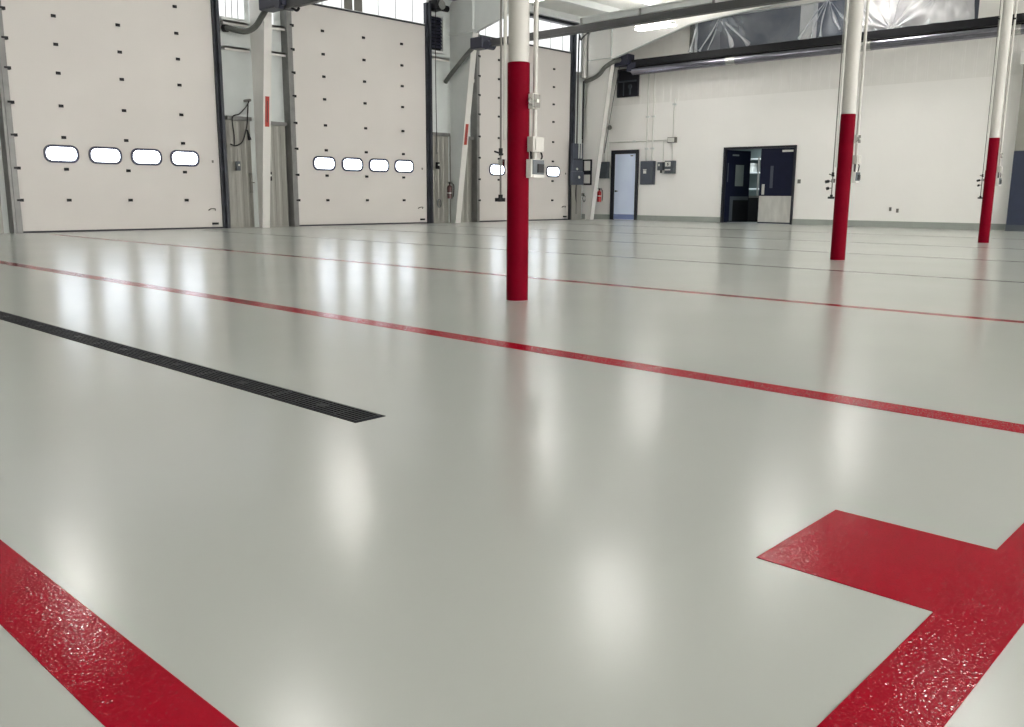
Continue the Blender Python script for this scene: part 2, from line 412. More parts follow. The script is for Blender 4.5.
# ------------------------------------------------------------------ tapered frame columns with rafters
def frame(c, label, red, yt=18.83, web='steelgrey', nm='frame_column'):
    r = thing(nm, label, 'steel frame', (c, 19.7, 0), None)
    prof_in = [(19.6, 0), (yt, 5.38), (15.8, 6.15), (9.0, 6.62), (5.6, 6.78)]
    prof_out = [(5.6, ceil_z(5.6)-.22), (19.8, ceil_z(20)-.22), (19.88, 6.2), (19.88, 0)]
    part('web', MB().prism(prof_in+prof_out, 'x', c-.008, c+.008), M[web], r, 'broad pale web plate')
    fw = .105
    fl = MB(); P = prof_in
    off = []
    for i, (y, z) in enumerate(P):
        off.append((y-.02, z) if i == 0 else (y-.02, z-.012) if i == 1 else (y-.006, z-.022))
    fl.prism([P[0], P[1], off[1], off[0]], 'x', c-fw, c+fw)
    part('column_flange', fl, M['steelwhite'], r, 'leaning white front flange')
    fl2 = MB().prism([P[1], P[2], P[3], P[4], off[4], off[3], off[2], off[1]], 'x', c-.06, c+.06)
    part('rafter_flange', fl2, M['steelgrey'], r)
    part('stiffener', MB().box(c-.09, c+.09, yt+.01, 19.86, 5.40, 5.42), M['steelgrey'], r)
    part('stiffener', MB().box(c-.09, c+.09, yt+.02, yt+.04, 5.47, 6.36), M['steelgrey'], r)
    if red:
        z0, z1 = red
        def yy(z): return 19.6-(19.6-yt)*z/5.38-.021
        def slab(x0, x1, a, b, t):
            return [(x0, yy(a), a), (x1, yy(a), a), (x1, yy(b), b), (x0, yy(b), b), (x0, yy(a)-t, a), (x1, yy(a)-t, a), (x1, yy(b)-t, b), (x0, yy(b)-t, b)]
        F6 = [(0, 3, 2, 1), (4, 5, 6, 7), (0, 1, 5, 4), (2, 3, 7, 6), (1, 2, 6, 5), (0, 4, 7, 3)]
        st = part('warning_strip', MB().add(slab(c-.055, c+.055, z0, z1, .006), F6), M['redsign'], r, 'red vertical warning strip')
        o = MB()
        for (u, v, a, b) in ((-.008, .012, z0+.1, z1-.1),):
            o.add(slab(c+u, c+v, a, b, .008), F6)
        o.build('pale_stripe', M['extdark'], st, origin=world_of(r))
    return r
frame(11.97, 'white tapered steel frame column between the first and second overhead doors', (2.42, 3.12), 19.06, 'liner')
frame(18.52, 'leaning white steel frame column between the second and third overhead doors', (2.28, 2.87))
frame(25.04, 'leaning white steel frame column in the far corner by the pale blue door', None, 18.83, 'wallwhite')

# ------------------------------------------------------------------ interior columns
def column(cx, cy, r, hz, label):
    root = thing('steel_column', label, 'column', (cx, cy, 0), None)
    top = 6.75 if cy < 5.6 else 6.7
    part('pole', MB().cyl((cx, cy, 0), (cx, cy, top+.5), r-.006, 32), M['pole'], root, 'white painted steel pole')
    part('red_sleeve', MB().lathe((cx, cy, .004), [(r, 0), (r, hz-.004), (r-.004, hz)], 32), M['red'], root, 'glossy red protective sleeve')
    return root
def airline(cx, cy, r, place, zv, zc, ztop, extra=False):
    # the pipe hangs on the side of the column that faces the overhead doors
    ux, uy = -.683, .73
    d = r+.050
    px, py = cx+ux*d, cy+uy*d
    qx, qy = cx+ux*(r+.018), cy+uy*(r+.018)
    root = thing('air_drop', 'thin air line with black fittings on the left side of the '+place, 'air line', (px, py, zc))
    part('pipe', MB().cyl((px, py, zc), (px, py, ztop), .008, 10), M['midgrey'], root, 'thin grey steel pipe')
    part('conduit', MB().cyl((qx, qy, zv+.1), (qx, qy, ztop), .015, 10), M['pale'], root, 'white tube beside the pipe')
    part('ball_valve', MB().cyl((px, py, zv-.02), (px, py, zv+.035), .016, 12).cyl((px-.035, py+.037, zv+.012), (px+.014, py-.015, zv-.012), .007, 8), M['black'], root, 'black valve with lever')
    part('pipe_bracket', MB().box(px-.012, px+.012, py-.03, py+.012, zv-.10, zv-.05).cyl((px, py, zv-.06), (qx, qy, zv-.06), .006, 6), M['chrome'], root)
    cp = MB().cyl((px, py, zc-.02), (px, py, zc+.035), .018, 12).cyl((px-.03, py+.032, zc-.005), (px+.025, py-.027, zc-.005), .015, 10)
    part('coupling', cp, M['black'], root, 'black hose coupling')
    part('clamp', MB().cyl((px, py, 4.0), (px, py, 4.03), .02, 10), M['black'], root)
    if extra:
        for (dz, ln) in ((-.08, .05), (-.17, .03)):
            part('hose_end', MB().cyl((px-.03, py+.032, zv+dz), (px-.03-ln*.68, py+.032+ln*.73, zv+dz-.01), .02, 8), M['black'], root, 'short black hose end')
            part('hose_arm', MB().cyl((px, py, zv+dz), (px-.03, py+.032, zv+dz), .008, 6), M['chrome'], root)
def outlets(cx, cy, r, place, zs, ztop, full=True):
    vx, vy = cx+.683*(r+.015)-.025, cy-.73*(r+.015)-.032
    root = thing('electrical_conduit', 'white conduit with outlet boxes on the right side of the '+place, 'electrical fitting', (vx, vy, zs[2]))
    part('conduit', MB().cyl((vx+.03, vy+.0, zs[2]), (vx+.03, vy+.0, ztop), .019, 12), M['pole'], root, 'white vertical conduit')
    b = part('switch_box', MB().box(vx-.035, vx+.045, vy-.035, vy+.012, zs[0]-.055, zs[0]+.055), M['pale'], root, None, .004)
    MB().box(vx-.028, vx+.040, vy-.042, vy-.0355, zs[0]-.05, zs[0]+.05).build('face_plate', M['midgrey'], b, origin=world_of(root))
    MB().box(vx-.008, vx+.018, vy-.052, vy-.0425, zs[0]-.012, zs[0]+.014).build('toggle', M['pale'], b, origin=world_of(root))
    lp = MB().tube([(vx-.035, vy-.02, zs[0]+.012), (vx-.10, vy-.06, zs[0]+.012), (vx-.11, vy-.065, zs[0]-.01), (vx-.10, vy-.06, zs[0]-.03), (vx-.035, vy-.02, zs[0]-.03)], .008, 8)
    part('bracket_loop', lp, M['chrome'], root)
    part('cable_clip', MB().box(vx+.005, vx+.055, vy-.025, vy+.012, 4.0, 4.03), M['black'], root)
    u = part('junction_box', MB().box(vx-.045, vx+.085, vy-.05, vy+.012, zs[1]-.06, zs[1]+.055), M['pole'], root, 'pale weatherproof box', .004)
    MB().box(vx-.02, vx+.03, vy-.058, vy-.0505, zs[1]-.045, zs[1]+.04).build('box_lid', M['pole'], u, origin=world_of(root))
    part('cable', MB().tube(bez([(vx-.035, vy-.02, zs[1]-.05), (vx-.045, vy-.03, zs[1]-.09), (vx-.03, vy-.02, zs[2]+.06)], 4), .009, 8), M['black'], root, 'short black cable')
    part('cable', MB().tube(bez([(vx+.075, vy-.02, zs[1]-.05), (vx+.085, vy-.03, zs[1]-.09), (vx+.075, vy-.02, zs[2]+.06)], 4), .007, 8), M['black'], root, 'short black cable')
    q = part('receptacle_box', MB().box(vx-.055, vx+.085, vy-.045, vy+.012, zs[2]-.07, zs[2]+.07), M['pale'], root, 'pale receptacle box with a dark face', .004)
    MB().box(vx-.045, vx+.082, vy-.053, vy-.0455, zs[2]-.045, zs[2]+.066).build('face_plate', M['boxgrey'], q, origin=world_of(root))
    MB().box(vx+.005, vx+.075, vy-.062, vy-.0535, zs[2]-.03, zs[2]+.035).build('receptacle', M['black'], q, origin=world_of(root))
    MB().box(vx-.045, vx+.082, vy-.058, vy-.0455, zs[2]-.069, zs[2]-.052).build('flap_edge', M['steelwhite'], q, origin=world_of(root))
C1 = (5.187, 4.797); C2 = (11.70, 4.945); C3 = (18.35, 4.97)
column(*C1, .0865, 1.825, 'white steel column with a red sleeve, the nearest of three')
column(*C2, .094, 1.895, 'white steel column with a red sleeve, standing before the white wall near centre right')
column(*C3, .094, 1.925, 'white steel column with a red sleeve, the farthest, beside the blue wall')
airline(*C1, .0865, 'nearest red column', 1.155, .80, 6.7)
airline(*C2, .094, 'middle red column', 1.12, .83, 6.7, True)
airline(*C3, .094, 'farthest red column', 1.24, .84, 6.7, True)
outlets(*C1, .0865, 'nearest red column', (1.54, 1.22, 1.035), 6.7)
outlets(*C2, .094, 'middle red column', (1.58, 1.32, 1.09), 6.7)
outlets(*C3, .094, 'farthest red column', (1.61, 1.36, 1.13), 6.7)

# ------------------------------------------------------------------ exhaust rails with motor boxes and hoses
def hose(mb_path, r, name, parent, label=None):
    P = bez(mb_path, 14); rs = [r*(1+.07*(i % 2)) for i in range(len(P))]
    return part(name, MB().tube(P, rs, 12), M['hose'], parent, label)
r1 = thing('exhaust_rail', 'dark overhead exhaust rail with a hose, by the first overhead door', 'exhaust rail', (11.7, 18.3, 4.9))
part('rail', MB().box(11.63, 11.77, 6.0, 17.9, 4.87, 5.06), M['rail'], r1, None, .01)
mbx = part('motor_box', MB().box(11.52, 11.9, 17.78, 18.75, 4.93, 5.34), M['motor'], r1, None, .03)
part('pulley', MB().cyl((11.5, 17.95, 4.98), (11.9, 17.95, 4.98), .11, 16), M['motor'], r1)
part('end_hook', MB().tube(bez([(11.7, 17.76, 4.92), (11.7, 17.5, 4.80), (11.7, 17.4, 4.84)], 5), .03, 8), M['black'], r1)
hose([(11.37, 20.0, 4.68), (11.39, 19.9, 4.67), (11.53, 19.6, 4.59), (11.62, 19.4, 4.58), (11.71, 19.2, 4.68), (11.74, 18.98, 4.86), (11.75, 18.72, 5.05)], .065, 'flexible_hose', r1, 'grey flexible exhaust hose')
part('hose_collar', MB().cyl((11.36, 20.05, 4.68), (11.39, 19.94, 4.67), .085, 16), M['black'], r1)
r2 = thing('exhaust_rail', 'dark overhead exhaust rail passing behind the nearest red column', 'exhaust rail', (18.35, 18.4, 4.9))
part('rail', MB().box(18.28, 18.42, 6.0, 18.0, 4.905, 5.08).box(18.25, 18.45, 6.0, 18.0, 4.895, 4.925), M['rail'], r2, None, .008)
part('support_channel', MB().box(18.36, 18.44, 6.0, 14.9, 5.12, 5.26).box(18.30, 18.44, 6.0, 14.9, 5.24, 5.26), M['steelgrey'], r2, 'pale support channel above the rail')
for yy in (7.0, 9.0, 11.0, 13.0, 14.8):
    part('channel_clip', MB().box(18.33, 18.37, yy, yy+.05, 5.07, 5.24), M['guidegrey'], r2)
part('motor_box', MB().box(18.16, 18.52, 18.2, 18.68, 4.86, 5.17), M['motor'], r2, None, .03)
part('pulley', MB().cyl((18.2, 18.07, 4.93), (18.48, 18.07, 4.93), .12, 16), M['motor'], r2)
hose([(18.40, 18.62, 5.05), (18.40, 18.95, 4.85), (18.38, 19.2, 4.66), (18.36, 19.45, 4.46), (18.38, 19.75, 4.26), (18.42, 19.98, 4.1)], .062, 'flexible_hose', r2, 'grey flexible exhaust hose')
r3 = thing('exhaust_rail', 'shiny metal overhead exhaust rail in front of the white ribbed wall', 'exhaust rail', (25.3, 18.5, 4.9))
part('rail', MB().tube([(25.36, 2.5, 4.955), (25.36, 18.2, 4.955)], .135, 20), M['shiny'], r3, 'shiny round aluminium rail')
part('slot_cover', MB().box(25.26, 25.60, 2.5, 18.2, 5.10, 5.31), M['black'], r3, 'dark channel on top of the rail')
for yy in (14.35, 10.2, 6.5):
    part('joint_band', MB().tube([(25.36, yy, 4.955), (25.36, yy+.32, 4.955)], .14, 20), M['chrome'], r3)
part('motor_box', MB().box(25.14, 25.55, 18.3, 19.0, 5.16, 5.52), M['motor'], r3, None, .02)
part('box_bracket', MB().box(25.25, 25.5, 18.05, 18.4, 4.95, 5.22), M['motor'], r3)
hose([(25.2, 18.6, 5.34), (24.95, 18.72, 5.27), (24.80, 18.96, 5.10), (24.78, 19.2, 4.88), (24.78, 19.5, 4.76), (24.78, 19.78, 4.70)], .07, 'flexible_hose', r3, 'grey flexible exhaust hose')
part('drop_pipe', MB().cyl((24.78, 19.86, 4.72), (24.78, 19.86, 2.62), .032, 10), M['black'], r3, 'black pipe down the wall')
part('riser_pipe', MB().cyl((24.74, 19.82, 4.80), (24.74, 19.82, 6.3), .085, 16), M['steelwhite'], r3, 'white riser pipe')
for (yy, xx) in ((18.9, 25.28), (18.75, 25.33)):
    part('strap', MB().tube([(xx, yy, 5.18), (xx, yy+.25, 4.0), (xx-.02, yy+.55, 2.3)], .014, 6), M['rail'], r3, 'thin dark cable hanging along the frame')

# cream ledge below the sheeted opening
lg = MB().box(25.80, 26.05, 6.45, 18.2, 5.32, 5.40)
struct('trim_3', lg, M['beam'])
struct('trim_4', MB().box(25.93, 26.05, PY1-.06, PY1+.06, 5.40, 6.62), M['midgrey'])
struct('trim_5', MB().box(25.90, 26.05, PY0, PY1, 6.42, 6.66), M['liner'])

# ------------------------------------------------------------------ mezzanine room behind the sheeting
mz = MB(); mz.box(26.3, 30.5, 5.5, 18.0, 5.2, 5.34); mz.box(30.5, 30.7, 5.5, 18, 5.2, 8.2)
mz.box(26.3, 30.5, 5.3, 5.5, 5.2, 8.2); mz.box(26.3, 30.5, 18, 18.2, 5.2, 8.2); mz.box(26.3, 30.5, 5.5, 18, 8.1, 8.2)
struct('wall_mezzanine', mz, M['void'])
mp = MB().box(26.6, 26.9, 12.55, 12.95, 5.34, 8.1)
struct('trim_6', mp, M['liner'])
def sheet(y0, y1, z0, z1, anchors, seed, x=25.88, ny=150, nz=34):
    random.seed(seed); ph = [random.uniform(0, 6.28) for _ in range(8)]
    mb = MB(); vs = []
    for j in range(nz+1):
        for i in range(ny+1):
            y = y0+(y1-y0)*i/ny; z = z0+(z1-z0)*j/nz
            d = .018*sin(y*3.1+ph[0]+z*1.3)+.012*sin(y*7+ph[1]-z*2.2)
            for (ay, az, am) in anchors:
                dy = y-ay; dz = az-z; rr = math.hypot(dy, dz)+.08
                ang = math.atan2(dy, dz)
                fall = math.exp(-rr*.55)
                d += am*fall*min(1, rr*2.2)*(abs(sin(ang*7+ph[int(abs(ay)) % 8]))**1.5*.10+.03*sin(ang*15+ph[(int(abs(ay))+3) % 8]))
            vs.append((x-abs(d), y, z))
    fs = [(j*(ny+1)+i, j*(ny+1)+i+1, (j+1)*(ny+1)+i+1, (j+1)*(ny+1)+i) for j in range(nz) for i in range(ny)]
    mb.add(vs, fs); mb.smooth = True
    return mb
s1 = tag(sheet(11.0, 16.28, 5.405, 6.41, [(15.1, 6.6, 1.3), (11.6, 6.75, 1.4), (16.3, 6.6, .8), (13.2, 5.4, .5)], 3).build('plastic_sheet', M['plastic'], None, origin=Vector((25.88, 13.6, 5.4))),
    'clear plastic sheet with radiating folds over the dark upper opening, left part', 'plastic sheet')
s2 = tag(sheet(7.76, 11.05, 5.405, 6.41, [(11.0, 6.7, 1.5), (9.9, 5.4, 1.2), (8.6, 6.7, 1.4), (7.6, 6.6, .8)], 5, x=25.84).build('plastic_sheet', M['lamplit'], None, origin=Vector((25.84, 9.2, 5.4))),
    'bright shiny plastic sheet over the upper opening, right of the middle red column', 'plastic sheet')

def pleats(parent, x, tops, seed):
    random.seed(seed)
    for (ty, tz, targets) in tops:
        for (by, bz, w) in targets:
            n = 10; mb = MB(); vs = []
            for k in range(n+1):
                t = k/n; y = ty+(by-ty)*t+.04*sin(t*4+by); z = tz+(bz-tz)*t; ww = 1.5*w*(.2+.8*t)*(.8+.3*sin(t*9+by*3))
                ny, nz = (bz-tz), -(by-ty); L_ = math.hypot(ny, nz); ny /= L_; nz /= L_
                for q, dx in ((-1, 0), (-.35, -.05), (.25, -.015), (1, -.06)):
                    vs.append((x+dx, y+ny*ww*q, z+nz*ww*q))
            fs = [(k*4+i, k*4+i+1, k*4+i+5, k*4+i+4) for k in range(n) for i in range(3)]
            mb.add(vs, fs); mb.smooth = True
            part('pleat', mb, M['gathered'], parent, 'gathered whitish fold of the plastic')
pleats(s1, 25.80, [(15.25, 6.40, [(15.9, 5.42, .06), (15.6, 5.42, .04), (14.75, 5.42, .07), (14.2, 5.42, .06)]), (16.1, 6.4, [(16.22, 5.42, .08), (16.0, 5.42, .05)]),
    (11.75, 6.41, [(12.6, 5.42, .05), (12.2, 5.42, .04), (11.9, 5.42, .05), (11.3, 5.55, .06), (11.05, 5.7, .04)])], 1)
pleats(s2, 25.76, [(11.0, 6.41, [(10.5, 5.42, .07), (10.2, 5.42, .06), (10.75, 5.42, .05)]), (8.5, 6.41, [(9.6, 5.42, .06), (8.9, 5.42, .07)])], 2)

# ------------------------------------------------------------------ right wall: doors and fittings
WX = 26.0
wd = bpy.data.objects.new('door_4', None); COL.objects.link(wd); wd.location = (26, 18.88, 0); wd['kind'] = 'structure'
fr = MB(); fr.box(25.93, 26.0, 19.30, 19.46, 0, 2.42); fr.box(25.93, 26.0, 18.30, 18.40, 0, 2.42); fr.box(25.93, 26.0, 18.40, 19.30, 2.285, 2.42)
part('door_frame', fr, M['blackframe'], wd, 'black door frame')
part('door_leaf', MB().box(25.955, 26.0, 18.40, 19.30, .01, 2.285), M['paleblue'], wd, 'pale blue white door leaf')
part('kick_plate', MB().box(25.948, 25.955, 18.42, 19.29, .02, .19), M['blueplate'], wd, 'blue kick plate')
part('door_handle', MB().cyl((25.955, 19.22, 1.0), (25.90, 19.22, 1.0), .03, 10).cyl((25.90, 19.22, 1.0), (25.90, 19.10, 1.0), .012, 8), M['black'], wd)
part('door_closer', MB().box(25.93, 25.955, 18.52, 18.62, 2.20, 2.235), M['midgrey'], wd)

dd = bpy.data.objects.new('door_5', None); COL.objects.link(dd); dd.location = (26, 13.73, 0); dd['kind'] = 'structure'
fr = MB(); fr.box(25.94, 26.28, DYB-.07, DYB, 0, DZ); fr.box(25.94, 26.28, DYA, DYA+.06, 0, DZ); fr.box(25.94, 26.28, DYA+.06, DYB-.07, DZ-.07, DZ)
part('door_frame', fr, M['blackframe'], dd, 'black double door frame')
rl = part('door_leaf', MB().box(25.985, 26.03, DYA+.065, 13.665, .015, DZ-.075), M['navy'], dd, 'closed navy right leaf')
O = world_of(dd)
def sub(mb, nm, m, par): return mb.build(nm, m, par, origin=O)
sub(MB().box(25.978, 25.985, DYA+.075, 13.655, .05, .86), 'kick_plate', M['stainless'], rl)['label'] = 'large stainless kick plate'
sub(MB().box(25.978, 25.985, 13.49, 13.58, .90, 1.22), 'push_plate', M['stainless'], rl)
sub(MB().box(25.980, 25.985, 13.22, 13.32, 1.10, 1.78), 'vision_pane', M['boxblue'], rl)['label'] = 'narrow bluish vision pane'
sub(MB().box(25.980, 25.985, 12.60, 12.96, 2.19, 2.25), 'door_sign', M['pale'], rl)['label'] = 'small white sign strip at the top'
sub(MB().box(25.970, 25.985, 12.72, 12.9, 2.262, 2.29), 'closer_arm', M['blackframe'], rl)
# left leaf standing open into the corridor
hin = Vector((26.05, DYB-.075, 0)); ang = radians(76)
dv = Vector((sin(ang), -cos(ang), 0)); nv = Vector((-cos(ang), -sin(ang), 0))
def leafbox(a0, a1, t0, t1, z0, z1):
    q = []
    for z in (z0, z1):
        for a, t in ((a0, t0), (a1, t0), (a1, t1), (a0, t1)):
            p = hin+dv*a+nv*t; q.append((p.x, p.y, z))
    return MB().add(q, [(0, 3, 2, 1), (4, 5, 6, 7), (0, 1, 5, 4), (1, 2, 6, 5), (2, 3, 7, 6), (3, 0, 4, 7)])
ll = part('door_leaf', leafbox(0.01, 1.10, -.04, 0, .015, DZ-.08), M['navy'], dd, 'dark left leaf standing open inward')
sub(leafbox(.42, .80, .0, .006, 1.17, 1.85), 'vision_pane', M['voidgrey'], ll)['label'] = 'grey reflective vision pane'
sub(leafbox(.05, .09, .0, .006, 1.3, 1.9), 'hinge_strip', M['boxgrey'], ll)
sub(leafbox(.22, 1.08, .0, .005, .05, .84), 'kick_plate', M['boxgrey'], ll)['label'] = 'dark steel kick plate'
sub(leafbox(.36, 1.08, .005, .007, .05, .72), 'kick_inset', M['black'], ll)
sub(leafbox(.25, .55, .0, .004, 2.13, 2.18), 'door_sign', M['voidgrey'], ll)
# corridor behind the double door
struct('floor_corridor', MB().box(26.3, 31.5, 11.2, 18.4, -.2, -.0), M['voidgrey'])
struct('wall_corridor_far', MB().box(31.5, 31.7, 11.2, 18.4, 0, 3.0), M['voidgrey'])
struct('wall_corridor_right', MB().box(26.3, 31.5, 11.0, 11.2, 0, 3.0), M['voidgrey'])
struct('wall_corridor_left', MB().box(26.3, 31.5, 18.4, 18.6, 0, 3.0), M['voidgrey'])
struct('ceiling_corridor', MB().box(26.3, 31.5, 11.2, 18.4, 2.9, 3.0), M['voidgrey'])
ct = thing('work_counter', 'dark counter cabinet in the room behind the open double door', 'counter', (27.9, 14.5, 0))
part('cabinet', MB().box(27.7, 28.5, 13.6, 15.6, 0, .80), M['black'], ct)
part('counter_top', MB().box(27.65, 28.55, 13.55, 15.65, .80, .87), M['midgrey'], ct)
sh = thing('storage_shelf', 'grey storage shelf on the far side of the room behind the double door', 'shelf', (31.1, 15.6, 0))
for z in (.5, 1.1, 1.7, 2.2):
    part('shelf_board', MB().box(30.9, 31.4, 14.0, 17.4, z, z+.05), M['steelgrey'], sh)
for y in (14.0, 15.2, 16.3, 17.36):
    part('shelf_post', MB().box(30.88, 30.94, y, y+.05, 0, 2.3), M['midgrey'], sh)
for k, (y, z, hh, mm) in enumerate(((14.4, 1.155, .38, 'black'), (15.5, 1.155, .4, 'boxblue'), (15.6, 1.755, .3, 'black'), (16.6, 1.755, .32, 'pale'))):
    tag(MB().box(30.95, 31.3, y, y+.42, z, z+hh).prism(strip(30.93, 31.32, y-.02, y+.44), 'z', z+hh-.07, z+hh).build('storage_bin', M[mm], None, origin=Vector((31.1, y+.2, z))),
        ('black', 'slate', 'upper black', 'pale')[k]+' lidded storage bin on the shelf behind the double door', 'bin', 'bins on the shelf behind the double door')

# electrical boxes, conduits
def ebox(y0, y1, z0, z1, dep, m, label, extras, name='electrical_box'):
    r = thing(name, label, 'electrical box', (26, (y0+y1)/2, z0))
    part('enclosure', MB().box(26-dep, 26, y0, y1, z0, z1), M[m], r, None, .008)
    part('cover', MB().box(26-dep-.012, 26-dep, y0+.03, y1-.03, z0+.03, z1-.03), M[m], r, None, .004)
    for (a, b, c, d, mm, nm) in extras:
        part(nm, MB().box(26-dep-.02, 26-dep-.0125, y0+a*(y1-y0), y0+b*(y1-y0), z0+c*(z1-z0), z0+d*(z1-z0)), M[mm], r)
    return r
ebox(17.60, 18.15, 1.225, 2.02, .13, 'boxblue', 'large slate blue electrical cabinet right of the pale blue door',
     [(.52, .74, .47, .60, 'pale', 'label_plate'), (.50, .76, .62, .65, 'pale', 'label_strip'), (.05, .2, .2, .75, 'boxgrey', 'latch_bar')])
ebox(17.19, 17.43, 1.70, 1.97, .16, 'boxgrey', 'small dark electrical box with a stub below, between two larger boxes',
     [(.55, .8, .5, .8, 'pale', 'label_plate'), (.1, .45, -.35, .0, 'black', 'cable_stub')])
ebox(16.78, 17.14, 1.59, 2.01, .16, 'boxgrey', 'dark electrical box with two pale plates, rightmost of the group',
     [(.30, .90, .55, .92, 'pale', 'label_plate'), (.30, .92, .24, .34, 'pale', 'label_strip'), (.5, .68, .62, .84, 'black', 'switch_lever')])
ebox(19.56, 20.0, 1.45, 2.03, .18, 'boxgrey', 'grey electrical box on the white wall left of the pale blue door',
     [(.1, .9, .9, .95, 'rail', 'cover_seam')])
def conduit(path, r, label, clips=()):
    c = thing('wall_conduit', label, 'conduit', path[0])
    part('tube', MB().tube(path, r, 8), M['pale'], c)
    for (y, z) in clips:
        part('clip', MB().box(25.94, 26.0, y-.06, y+.06, z-.03, z+.03), M['steelgrey'], c)
conduit([(25.96, 17.98, 2.02), (25.96, 17.98, 5.1)], .022, 'left upright conduit rising from the large blue cabinet', [(17.98, 2.44), (17.98, 3.50)])
conduit([(25.96, 17.74, 2.02), (25.96, 17.74, 5.1)], .022, 'right upright conduit rising from the large blue cabinet', [(17.74, 2.44), (17.74, 3.50)])
conduit([(25.96, 16.92, 2.01), (25.96, 16.92, 3.9), (26.02, 16.92, 4.05)], .02, 'single upright conduit above the rightmost electrical box', [(16.92, 3.85)])
conduit([(25.96, 17.28, 1.97), (25.96, 17.28, 2.70)], .017, 'short upright conduit above the small electrical box')
conduit([(25.97, 19.6, 2.70), (25.97, 16.95, 2.70)], .022, 'horizontal conduit running above the pale blue door', [(18.5, 2.7)])
for yy, t in ((19.92, 'left'), (19.78, 'middle'), (19.63, 'right')):
    conduit([(25.96, yy, 2.03), (25.96, yy, 4.6)], .014, 'thin conduit rising from the corner grey box, %s one of three' % t)
jb = thing('pull_box', 'small grey pull box where the wall conduits meet', 'electrical box', (26, 16.9, 2.66))
part('enclosure', MB().box(25.86, 26, 16.78, 17.08, 2.60, 2.78), M['midgrey'], jb, None, .005)
part('cover', MB().box(25.85, 25.86, 16.80, 17.06, 2.62, 2.76), M['pale'], jb)
al = thing('wall_horn', 'small dark round horn on the white wall above the pale blue door', 'alarm horn', (26, 19.9, 3.2))
part('back_plate', MB().box(25.96, 26, 19.52, 19.62, 3.16, 3.26), M['pale'], al)
part('horn', MB().cyl((25.96, 19.53, 3.21), (25.84, 19.50, 3.21), .045, 16, .085), M['midgrey'], al)
part('strobe', MB().box(25.90, 26, 19.66, 19.74, 3.16, 3.22), M['pale'], al)
al.location = (26, 19.6, 3.16)
for ch_ in al.children: ch_.location = Vector((0, 19.9-19.6, 3.2-3.16))

def wall_plate(y, z, label, m='pale', w=.07, h=.11):
    r = thing('wall_outlet', label, 'outlet', (26, y, z))
    part('plate', MB().box(25.985, 26, y-w/2, y+w/2, z-h/2, z+h/2), M[m], r, None, .003)
    part('socket', MB().box(25.98, 25.985, y-w/4, y+w/4, z-h/3, z+h/3), M['midgrey'], r)
wall_plate(12.36, 1.30, 'small wall switch plate right of the navy double door', 'midgrey', .1, .12)
wall_plate(9.56, .51, 'left of two small wall outlets low on the white wall', 'greybeige')
wall_plate(9.36, .47, 'right of two small wall outlets low on the white wall', 'midgrey')

def extinguisher(c, wall_axis, body, label, band):
    x, y, z = c
    r = thing('fire_extinguisher', label, 'fire extinguisher', c)
    part('cylinder', MB().lathe(c, [(.062, 0), (.075, .015), (.075, .33), (.062, .375), (.028, .40), (.026, .43)], 20), M[body], r)
    part('valve', MB().lathe((x, y, z+.43), [(.026, 0), (.026, .05), (.015, .06)], 12), M['black'], r)
    part('handle', MB().box(x-.09, x+.03, y-.09, y+.012, z+.475, z+.492).box(x-.08, x+.02, y-.08, y+.01, z+.445, z+.455), M['black'], r)
    part('hose', MB().tube(bez([(x+.03, y-.03, z+.45), (x+.10, y-.07, z+.40), (x+.095, y-.08, z+.2), (x+.08, y-.075, z+.05)], 8), .013, 8), M['black'], r, 'black hose')
    part('band', MB().lathe((x, y, z+band), [(.0765, 0), (.0765, .03)], 20), M['pale'], r, 'pale band')
    return r
extinguisher((25.90, 19.93, .61), 'x', 'extred', 'red fire extinguisher on the white wall beside the pale blue door', .2)
extinguisher((18.37, 19.78, .72), 'y', 'extdark', 'dark fire extinguisher on the wall between the second and third overhead doors', .15)

# dark louvred openings
lv = thing('exhaust_louver', 'tall dark louvre high on the wall right of the second overhead door', 'louver', (18.03, 20, 4.97))
part('frame', MB().ring(strip(17.78, 18.36, 4.90, 5.94), strip(17.82, 18.32, 4.95, 5.89), 'y', 19.96, 20.08), M['steelgrey'], lv)
part('back', MB().box(17.82, 18.32, 20.06, 20.08, 4.95, 5.89), M['black'], lv)
sl = None
for k in range(9):
    z = 5.02+.097*k
    if sl is None:
        sl = part('slat', MB().add([(17.82, 19.99, z), (18.32, 19.99, z), (18.32, 20.055, z+.075), (17.82, 20.055, z+.075), (17.82, 19.985, z+.006), (18.32, 19.985, z+.006), (18.32, 20.05, z+.081), (17.82, 20.05, z+.081)],
             [(0, 1, 2, 3), (4, 7, 6, 5), (0, 4, 5, 1), (1, 5, 6, 2), (2, 6, 7, 3), (3, 7, 4, 0)]), M['motor'], lv)
    else: dup_part(sl, lv, (0, 0, .097*k))
hl = thing('door_opener', 'black door operator motor above the tall dark louvre', 'motor', (18.0, 19.9, 5.98))
part('gearbox', MB().box(17.84, 18.14, 19.70, 20.05, 6.02, 6.30), M['black'], hl, None, .03)
part('motor', MB().cyl((18.14, 19.85, 6.12), (18.40, 19.85, 6.12), .09, 16), M['black'], hl)
part('chain_wheel', MB().tube([(18.02, 19.66, 6.16), (18.02, 19.70, 6.16)], .13, 20), M['chrome'], hl)
part('hand_chain', MB().tube(bez([(17.86, 19.68, 6.2), (17.80, 19.7, 5.9), (17.80, 19.72, 4.0), (17.82, 19.72, 2.0)], 8), .012, 6), M['black'], hl, 'black hanging chain')

